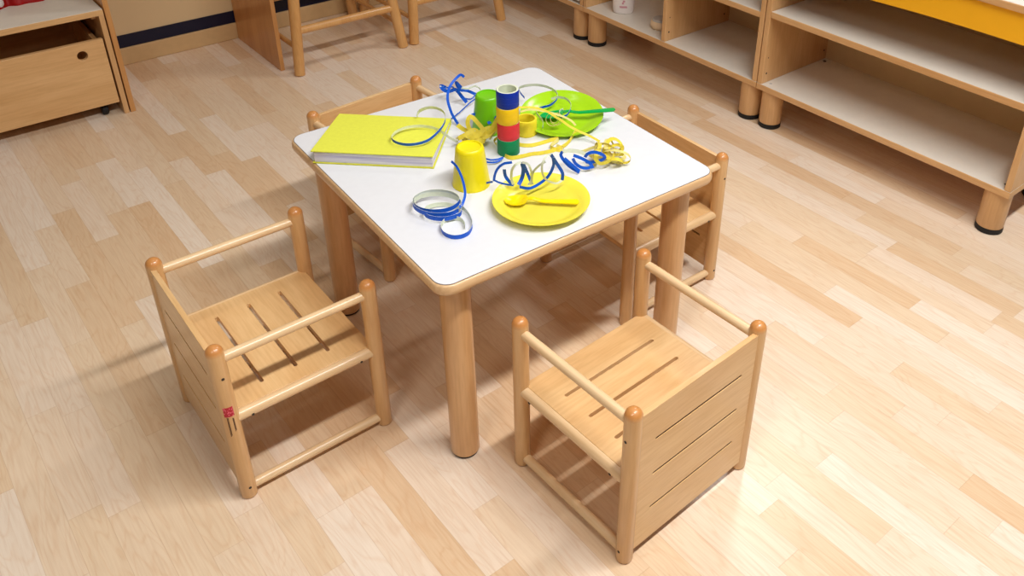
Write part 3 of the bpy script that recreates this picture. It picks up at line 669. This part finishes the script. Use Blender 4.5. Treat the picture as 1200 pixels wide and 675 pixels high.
# ---------------------------------------------------------------- bench with rolling drawer, far left
FY = 1.675
bench = thing('storage_bench', 'low beech bench with a white top at the far left, a drawer underneath', 'bench', (0, 0, 0))
bm = BM(); box(bm, -1.20, -0.3425, FY, WY-0.016, 0.349, 0.368); o = obj('top_board', bm, M_ply_x, bench, smooth=0, bevel=0.0012)
bm = BM(); box(bm, -1.199, -0.3435, FY+0.0015, WY-0.016, 0.368, 0.3692); f = obj('laminate_facing', bm, M_shelflam, o, smooth=0); f['label'] = 'off-white laminate facing'
vpanel(bench, 'side_panel', -0.3585, -0.3425, FY+0.001, WY-0.016, 0.0, 0.349)
vpanel(bench, 'side_panel', -1.20, -1.182, FY+0.001, WY-0.016, 0.0, 0.349)
bm = BM(); box(bm, -1.182, -0.3585, WY-0.024, WY-0.016, 0.02, 0.349); obj('back_panel', bm, M_ply_x, bench, smooth=0)
for yy in (FY+0.05, WY-0.10):
    bm = BM(); box(bm, -0.372, -0.3585, yy, yy+0.05, 0.325, 0.349); obj('cleat', bm, M_ply_x, bench, smooth=0, bevel=0.001)
drw = thing('rolling_drawer', 'plywood toy drawer with a round finger hole, rolled in under the bench', 'drawer', (0, 0, 0))
bm = BM()
plate(bm, loop_pts(-1.170, -0.364, 0.046, 0.273, 0.0), [circle_pts(-0.434, 0.231, 0.0155, 28)], 0.016, lambda u, v, w: (u, FY+0.003+w, v))
obj('front_panel', bm, M_ply_x, drw, smooth=30, bevel=0.0012)
for xx in (-1.170, -0.382):
    bm = BM(); box(bm, xx, xx+0.014, FY+0.019, FY+0.36, 0.05, 0.255); obj('side_panel', bm, M_ply_x, drw, smooth=0)
bm = BM(); box(bm, -1.156, -0.382, FY+0.35, FY+0.36, 0.05, 0.255); obj('rear_panel', bm, M_ply_x, drw, smooth=0)
bm = BM(); box(bm, -1.156, -0.382, FY+0.019, FY+0.35, 0.05, 0.058); obj('bottom_board', bm, M_ply_x, drw, smooth=0)
for xx in (-1.12, -0.408):
    for yy in (FY+0.04, FY+0.32):
        bm = BM(); rod(bm, (xx-0.010, yy, 0.019), (xx+0.010, yy, 0.019), 0.019, 24, e=0.003)
        cst = obj('caster', bm, M_black, drw)
        bm = BM(); box(bm, xx-0.014, xx+0.014, yy-0.012, yy+0.012, 0.036, 0.050); obj('caster_plate', bm, M_black, cst, smooth=0, bevel=0.002)

# red crumpled cloth on the bench
bm = BM()
rc = random.Random(12)
nu, nv = 60, 44
grid = []
from mathutils import noise as mnoise
for i in range(nu+1):
    row = []
    for j in range(nv+1):
        u, v = i/nu*2-1, j/nv*2-1
        ang = math.atan2(v, u); rad = max(abs(u), abs(v))
        edge = 1.0+0.16*math.sin(5*ang+0.6)+0.08*math.sin(11*ang)
        x = 0.115*rad*math.cos(ang)*edge; y = 0.085*rad*math.sin(ang)*edge
        p = Vector((x*15, y*15, 1.7))
        hgt = (0.050*(1-rad**2.2)+0.026*(1-rad**6)*abs(mnoise.noise(p))*2.0+0.012*(1-rad**6)*abs(mnoise.noise(p*1.6)))
        row.append(bm.verts.new((x, y, 0.003+max(hgt, 0))))
    grid.append(row)
for i in range(nu):
    for j in range(nv):
        bm.faces.new((grid[i][j], grid[i+1][j], grid[i+1][j+1], grid[i][j+1]))
bound = [e for e in bm.edges if e.is_boundary]
ex = bmesh.ops.extrude_edge_only(bm, edges=bound)
nvts = [g for g in ex['geom'] if isinstance(g, bmesh.types.BMVert)]
for v in nvts: v.co.z = 0.0
bmesh.ops.contextual_create(bm, geom=[e for e in bm.edges if e.is_boundary])
rd = obj('crumpled_cloth', bm, M_red, None, (-0.552, 1.945, 0.3692), math.radians(8), smooth=80)
tag(rd, 'crumpled shiny red cloth lying on the white bench top', 'cloth')
wb = thing('small_ball', 'pale ball half hidden at the left end of the red cloth', 'ball', (-0.592, 1.875, 0.3692))
bm = BM(); bmesh.ops.create_uvsphere(bm, u_segments=28, v_segments=18, radius=0.017)
for v in bm.verts: v.co.z += 0.017
o = obj('ball', bm, M_wht, wb)

# ---------------------------------------------------------------- desk between the bench and the stools
desk = thing('wall_desk', 'beech desk against the wall, its side panels standing either side of the open knee space', 'desk', (0, 0, 0))
vpanel(desk, 'side_panel', -0.3385, -0.3225, FY, WY-0.013, 0.0, 0.74, M_desk)
vpanel(desk, 'side_panel', 0.196, 0.212, FY+0.004, WY-0.013, 0.0, 0.74, M_desk)
bm = BM(); box(bm, -0.345, 0.219, FY+0.06, WY-0.005, 0.74, 0.765); obj('desk_top', bm, M_ply_x, desk, smooth=0, bevel=0.002)

# ---------------------------------------------------------------- stools
def stool(label, x0, x1, y0=1.604, y1=2.02):
    t = thing('wooden_stool', label, 'stool', (0, 0, 0), 0, 'wooden stools by the back wall')
    SH = 0.44
    k = 0.11
    cx, cy = (x0+x1)/2, (y0+y1)/2
    feet = {}
    for sx, fx in ((-1, x0), (1, x1)):
        for sy, fy in ((-1, y0), (1, y1)):
            top = (fx-sx*k*SH, fy-sy*k*SH, SH)
            feet[(sx, sy)] = ((fx, fy, 0), top)
            bm = BM(); rod(bm, (fx, fy, 0.0), top, 0.0195, 24, 0.0205, e=0.002)
            ob = obj('leg', bm, M_stool, t)
    def at(key, z):
        a, b = Vector(feet[key][0]), Vector(feet[key][1]); return a+(b-a)*(z/SH)
    for a, b, z, r in (((-1, -1), (1, -1), 0.163, 0.0145), ((-1, 1), (1, 1), 0.163, 0.0145), ((-1, -1), (-1, 1), 0.10, 0.0095), ((1, -1), (1, 1), 0.10, 0.0095)):
        bm = BM(); rod(bm, at(a, z), at(b, z), r, 20)
        obj('stretcher', bm, M_stool, t)
    bm = BM()
    i = k*SH+0.01
    vs = loop_pts(x0+i-0.03, x1-i+0.03, y0+i-0.03, y1-i+0.03, 0.04, 6)
    lo = [bm.verts.new((x, y, SH-0.004)) for x, y in vs]; hi = [bm.verts.new((x, y, SH+0.024)) for x, y in vs]
    bm.faces.new(lo[::-1]); bm.faces.new(hi)
    for q in range(len(lo)): bm.faces.new((lo[q], lo[(q+1) % len(lo)], hi[(q+1) % len(lo)], hi[q]))
    obj('seat', bm, M_ply_x, t, smooth=30, bevel=0.004)
    return t
stool('wooden stool with splayed round legs standing right beside the desk panel', 0.236, 0.674)
stool('wooden stool with splayed round legs between the other stool and the shelves', 0.7235, 1.155)

# ---------------------------------------------------------------- things on the table
def tab(x, y, z=0.0): return (x, y, H+z)

# lime book: bottom cover, page block, top cover sloping down to the spine
bk = thing('lime_book', 'thick lime-green hardcover book lying at the left corner of the table', 'book', tab(-0.321, 0.2045), math.radians(-43.6))
BW, BDp = 0.252, 0.196
FZ, RZ = 0.0300, 0.0150
def wedge(bm, x0, x1, y0, y1, zf0, zr0, zf1, zr1, mi=0):
    f = lambda zf, zr, y: zf+(zr-zf)*(y/BDp)
    vs = [bm.verts.new((x, y, f(a, b, y))) for a, b in ((zf0, zr0), (zf1, zr1)) for x, y in ((x0, y0), (x1, y0), (x1, y1), (x0, y1))]
    for q in ((3, 2, 1, 0), (4, 5, 6, 7), (0, 1, 5, 4), (1, 2, 6, 5), (2, 3, 7, 6), (3, 0, 4, 7)):
        bm.faces.new([vs[k] for k in q]).material_index = mi
bm = BM(); wedge(bm, 0, BW, 0, BDp, 0, 0, 0.0028, 0.0028); o = obj('back_cover', bm, M_limeedge, bk, smooth=0, bevel=0.0008)
bm = BM(); wedge(bm, 0.004, BW-0.003, 0.003, BDp-0.003, 0.0026, 0.0026, FZ-0.0045, RZ-0.0026); o = obj('page_block', bm, M_pages, bk, smooth=0); o['label'] = 'white page edges'
bm = BM(); wedge(bm, 0.004, BW-0.003, 0.001, 0.03, FZ-0.0048, RZ-0.0026, FZ-0.0036, RZ-0.0022)
bm.free()
bm = BM(); wedge(bm, -0.001, BW, -0.001, BDp, FZ-0.0026, RZ-0.0026, FZ, RZ); obj('front_cover', bm, M_lime, bk, smooth=0, bevel=0.0008)
bm = BM(); box(bm, 0, BW, BDp-0.0024, BDp+0.0004, 0.0005, RZ-0.0008); obj('spine', bm, M_lime, bk, smooth=0, bevel=0.0008)

# upside-down cups
def cup(label, m, x, y, rot=0.0):
    bm = BM()
    Hc, rb, rt, th = 0.086, 0.0372, 0.0282, 0.0016
    out = [(rb-th, 0.0), (rb+0.0006, 0.0), (rb+0.0010, 0.002), (rb, 0.005)]
    for k in range(1, 8): out.append((rb+(rt-rb)*(k/8), 0.005+(Hc-0.012)*(k/8)))
    out += [(rt+0.0002, Hc-0.006), (rt-0.0014, Hc-0.0018), (rt-0.004, Hc), (rt-0.0055, Hc-0.0002), (rt-0.0065, Hc-0.0028), (rt-0.0085, Hc-0.0036), (0, Hc-0.0040)]
    inn = [(0, Hc-0.0062), (rt-th-0.004, Hc-0.0060), (rt-th, Hc-0.009), (rb-th, 0.0)]
    lathe(bm, out+inn, 48)
    o = obj('cup', bm, m, None, tab(x, y), rot, smooth=40)
    return tag(o, label, 'cup', 'plastic cups turned upside down on the table')
cup('upside-down yellow plastic cup on the table, nearest the camera, a blue streamer end across it', M_cupy, -0.110, -0.0635)
cup('upside-down green plastic cup behind the streamer-roll tower', M_cupg, 0.051, 0.103)

# tower of streamer rolls and the single one behind
def roll(label, m, x, y, z, grp, h=0.0371, core=None):
    bm = BM()
    r, ri = 0.0236, 0.0188
    # wound paper: fine steps on the outside
    lathe(bm, [(ri, 0.0002), (r-0.0006, 0.0002), (r, 0.0010), (r, h*0.33), (r-0.00025, h*0.335), (r, h*0.34), (r, h*0.66), (r-0.00025, h*0.665), (r, h*0.67), (r, h-0.0010), (r-0.0006, h-0.0002)], 44, mi=0)
    lathe(bm, [(r-0.0006, h-0.0002), (ri, h-0.0002), (ri, 0.0002)], 44, mi=1)
    bmesh.ops.remove_doubles(bm, verts=bm.verts, dist=1e-6)
    o = obj('streamer_roll', bm, [m, M_pale], None, tab(x, y, z), 0, smooth=40)
    if core: o.data.materials[1] = core
    return tag(o, label, 'streamer', grp)
tx, ty = 0.0235, -0.0075
for k, (m, lb) in enumerate(((M_rgrn, 'dark green paper streamer roll at the bottom of the tower'), (M_rred, 'red paper streamer roll in the tower, between the green and yellow rolls'),
                             (M_ryel, 'yellow paper streamer roll in the tower, under the blue roll'), (M_rblue, 'blue paper streamer roll on top of the tower, its hollow core showing'))):
    roll(lb, m, tx+(0.0006 if k % 2 else -0.0004), ty, k*0.0371, 'rolled paper streamers')
roll('single yellow paper streamer roll standing behind the tower near the green plate', M_rlem, 0.1035, 0.036, 0.0, 'rolled paper streamers', core=M_rlem)

# plates
def plate_obj(label, m, x, y, z, tilt=0.0, tdir=0.0, d=0.0125):
    bm = BM()
    prof = [(0, 0.0), (0.060, 0.0), (0.066, 0.0008), (0.076, d*0.45), (0.086, d*0.86), (0.0935, d), (0.0945, d+0.0006), (0.0940, d+0.0018),
            (0.086, d*0.86+0.0018), (0.075, d*0.45+0.0019), (0.064, 0.0022), (0.058, 0.0018), (0, 0.0018)]
    lathe(bm, prof, 72)
    o = obj('plate', bm, m, None, tab(x, y, z), 0, smooth=50)
    if tilt:
        o.rotation_euler = Matrix.Rotation(tilt, 4, Vector((-math.sin(tdir), math.cos(tdir), 0))).to_euler()
    return tag(o, label, 'plate', 'plastic party plates on the table')
plate_obj('yellow plastic plate at the front of the table, with a yellow spoon in it', M_platey, -0.051, -0.2145, 0.0, d=0.0165)
PT = math.radians(6.5)
plate_obj('lime-green plastic plate at the far side of the table, tilted, with a green spoon', M_plateg, 0.203, 0.034, 0.0076, -PT, math.radians(48.7))

def spoon(label, m, p0, p1, z0, z1, L=None, rollx=0.0):
    """bowl end p0 -> handle end p1"""
    a = Vector((p0[0], p0[1], z0)); b = Vector((p1[0], p1[1], z1))
    d = b-a; L = d.length; d.normalize()
    side = Vector((0, 0, 1)).cross(d).normalized(); up = d.cross(side)
    bm = BM()
    n, mth = 48, 8
    top, bot = [], []
    for i in range(n+1):
        s = i/n
        if s < 0.30:
            q = s/0.30; w = 0.0175*math.sqrt(max(1-(q*1.55-0.93)**2/0.93**2 if q < 0.6 else 1-((q-0.6)/0.62)**2, 0))
            w = max(w, 0.0035 if q > .5 else 0.0006); dep = 0.0055*math.sin(PI*min(q*1.0, 1))*(w/0.0175)
        else:
            q = (s-0.30)/0.70
            w = 0.0046+0.0040*q
            if q > 0.94: w *= math.sqrt(max(0.02, 1-((q-0.94)/0.06)**2))
            dep = -0.0012*math.sin(PI*q)
        lift = 0.006*math.exp(-((s-0.36)/0.10)**2)
        rt, rb_ = [], []
        for j in range(mth+1):
            v = j/mth*2-1
            c = a+d*(L*s)+side*(w*v)+up*(lift+0.0008-dep*(1-v*v))
            rt.append(bm.verts.new(c+up*0.0011)); rb_.append(bm.verts.new(c-up*0.0011))
        top.append(rt); bot.append(rb_)
    for i in range(n):
        for j in range(mth):
            bm.faces.new((top[i][j], top[i+1][j], top[i+1][j+1], top[i][j+1]))
            bm.faces.new((bot[i][j], bot[i][j+1], bot[i+1][j+1], bot[i+1][j]))
        for j in (0, mth):
            bm.faces.new((top[i][j], bot[i][j], bot[i+1][j], top[i+1][j]))
    for i in (0, n):
        for j in range(mth): bm.faces.new((top[i][j], top[i][j+1], bot[i][j+1], bot[i][j]))
    bmesh.ops.recalc_face_normals(bm, faces=bm.faces)
    for v in bm.verts: v.co -= a
    o = obj('spoon', bm, m, None, a, 0, smooth=60)
    return tag(o, label, 'spoon', 'plastic spoons on the plates')
spoon('emerald green plastic spoon in the lime plate, its handle over the rim', M_spg, (0.159, 0.057), (0.2855, -0.0545), H+0.0160, H+0.0365)
spoon('yellow plastic spoon lying in the yellow plate', M_spy, (-0.104, -0.166), (0.0035, -0.263), H+0.0086, H+0.0100)

# paper streamers
BLUE, YEL = 'unrolled blue paper streamers', 'unrolled yellow paper streamers'
def streamer(label, grp, specs, blue=True):
    bm = BM(); bm2 = bm
    for s in specs: ribbon(bm, zmin=H+0.0004, **s)
    bmesh.ops.recalc_face_normals(bm, faces=bm.faces)
    cen = sum((v.co for v in bm.verts), Vector())/len(bm.verts)
    cen.z = min(v.co.z for v in bm.verts)
    for v in bm.verts: v.co -= cen
    o = obj('paper_streamer', bm, [M_blue, M_pale] if blue else [M_yelp, M_yelpi], None, cen, 0, smooth=0)
    for p in o.data.polygons: p.use_smooth = True
    o.data.set_sharp_from_angle(angle=math.radians(50))
    return tag(o, label, 'streamer', grp)
R = RIBBONS
SW = 0.0082
def ring_axis(a, tilt):
    a = Vector(a).normalized(); e = Vector((a.y, -a.x, 0))
    return (e*math.cos(tilt)+a*math.sin(tilt)).cross(Vector((0, 0, 1)))
streamer('blue paper streamer coiled flat on the bare near-left part of the table', BLUE, [dict(pts=R['coil_near'], width=SW*1.15), dict(pts=R['coil_tail'], width=SW*0.6, sign=1, face=(-0.62, -0.70, 0.36))])
streamer('curly blue paper streamer standing in loops along the yellow plate\'s far rim', BLUE, 
         [dict(pts=R[k], width=SW*w, sign=1, face=(-0.62, -0.70, 0.36)) for k, w in (('lp_tail', .5), ('lp_a', .6), ('lp_b', .45), ('lp_c', .8), ('lp_e', .95), ('lp_f', .75), ('lp_h', .7), ('lp_i', .8))] +
         [dict(pts=R[k], width=SW*w, sign=-1, face=(-0.62, -0.70, 0.36)) for k, w in (('lp_d', .6), ('lp_g', .55), ('lp_j', .5), ('lp_k', .5))])
streamer('blue paper streamer curled in open bows beside the right-hand yellow tangle', BLUE, [dict(pts=R[k], width=SW*0.8, sign=1, face=(-0.62, -0.70, 0.36)) for k in ('bow_a', 'bow_c', 'bow_d', 'bow_e', 'bow_f')]+[dict(pts=R['bow_b'], width=SW, sign=-1, face=(-0.62, -0.70, 0.36))])
streamer('single blue paper streamer looped over the lime book', BLUE, [dict(pts=R['loop_book'], width=SW*0.8)])
streamer('crinkled blue paper streamer tangle at the far-left table edge, left of the green cup', BLUE, [dict(pts=R['arc_far'], width=SW*0.75, sign=1, face=(-0.62, -0.70, 0.36)), dict(pts=R['tangle_far'][:8], width=SW*0.5), dict(pts=R['tangle_far'][7:12], width=SW*0.85, sign=1, face=(-0.62, -0.70, 0.36)), dict(pts=R['tangle_far'][11:17], width=SW*0.5), dict(pts=R['tangle_far'][16:], width=SW*1.0, sign=1, face=(-0.62, -0.70, 0.36))])
streamer('short blue paper streamer bowed across the front of the green cup', BLUE, [dict(pts=R['strand_cup'], width=SW*0.75, sign=1, face=(-0.62, -0.70, 0.36))])
streamer('short blue paper streamer on the table between the front cup and the tower', BLUE, [dict(pts=R['strand_tower'], width=SW*0.45, sign=1, face=(-0.55, -0.65, 0.5))])
streamer('blue paper streamer arching from the tower over the lime plate', BLUE, [dict(pts=R['strand_plate'], width=SW*0.75)])
streamer('small curl of blue paper streamer inside the lime plate', BLUE, [dict(pts=R['curl_plate'], width=SW*0.7)])
streamer('yellow paper streamer sweeping around the tower\'s foot towards the lime plate', YEL, [dict(pts=R['yel_sweep'], width=SW, axis=(0.2, 0.3, 0.8))], False)
streamer('yellow paper streamer lying in a fold between the tower and the right-hand tangle', YEL, [dict(pts=R['yel_sweep2'], width=SW, axis=(0.3, 0.45, 0.8))], False)
streamer('yellow paper streamer from the tower to its crumpled tangle at the right of the table', YEL,
         [dict(pts=R['yel_long'], width=SW*0.65, sign=1, face=(-0.4, -0.5, 0.8)), dict(pts=R['yel_low'], width=SW*0.8), dict(pts=R['yel_wad_right'], width=SW, transport=True)], False)
streamer('yellow paper streamer curling in thin rings over the lime plate', YEL, [dict(pts=R['yel_long2'], width=SW*0.55, face=(-0.4, -0.5, 0.8)), dict(pts=R['yel_thin'], width=SW*0.45, transport=True)], False)
streamer('yellow paper streamer bunched up between the front yellow cup and the green cup', YEL,
         [dict(pts=R['yel_wad_left'], width=SW*1.25, transport=True), dict(pts=R['fold_a'], width=SW*1.15, sign=1, face=(-0.5, -0.6, 0.6)), dict(pts=R['fold_b'], width=SW*1.1, sign=1, face=(-0.55, -0.65, 0.5)), dict(pts=R['fold_c'], width=SW*0.8)], False)

# ---------------------------------------------------------------- light
def area(name, x, y, z, lx, ly, power, colr, tilt=(0, 0, 0)):
    d = bpy.data.lights.new(name, 'AREA'); d.shape = 'RECTANGLE'; d.size = lx; d.size_y = ly
    d.energy = power; d.color = colr
    o = bpy.data.objects.new(name, d); col.objects.link(o)
    o.location = (x, y, z); o.rotation_euler = tilt
    return o
WARM = (1.0, 0.972, 0.938); COOL = (0.95, 0.97, 1.0)
area('ceiling_strip_or_fill', 0.35, -1.25, 2.7, 2.0, 0.15, 88, WARM)
area('ceiling_strip_or_fill', -2.0, -1.25, 2.7, 1.2, 0.15, 26, (1.0, 0.90, 0.78))  # fill lamp added to brighten the left front floor, no fixture known
area('ceiling_strip_or_fill', 2.1, 0.60, 2.7, 0.8, 0.35, 25, WARM)
area('ceiling_strip_or_fill', -0.3, 0.65, 2.7, 1.3, 0.15, 5, (1.0, 0.90, 0.78))
area('ceiling_strip_or_fill', 0.2, -3.0, 2.7, 3.0, 0.15, 10, COOL)  # unseen lamp row added to fill the front of the floor
w = bpy.data.worlds.new('room_bounce'); scene.world = w; w.use_nodes = True
w.node_tree.nodes['Background'].inputs['Color'].default_value = (0.74, 0.79, 1.0, 1)
w.node_tree.nodes['Background'].inputs['Strength'].default_value = 0.07

# ---------------------------------------------------------------- camera
cd = bpy.data.cameras.new('camera'); cam = bpy.data.objects.new('camera', cd); col.objects.link(cam)
YAW, PITCH, ROLL = math.radians(48.746), math.radians(-30.5094), math.radians(1.4013)
f = Vector((math.cos(YAW)*math.cos(PITCH), math.sin(YAW)*math.cos(PITCH), math.sin(PITCH)))
r = Vector((math.sin(YAW), -math.cos(YAW), 0)); u = r.cross(f)
r2 = r*math.cos(ROLL)+u*math.sin(ROLL); u2 = -r*math.sin(ROLL)+u*math.cos(ROLL)
cam.matrix_world = Matrix(((r2.x, u2.x, -f.x, -0.9342), (r2.y, u2.y, -f.y, -1.3479), (r2.z, u2.z, -f.z, 1.4119), (0, 0, 0, 1)))
cd.sensor_fit = 'HORIZONTAL'; cd.sensor_width = 36.0
cd.lens = 1040.0*36.0/1200.0
cd.shift_x = -86.07/1200.0
cd.shift_y = -145.84/1200.0
cd.clip_start = 0.05
scene.camera = cam
scene.view_settings.view_transform = 'Standard'
scene.view_settings.look = 'None'
scene.view_settings.exposure = -0.08
scene.view_settings.gamma = 1.0
scene.view_settings.use_curve_mapping = False
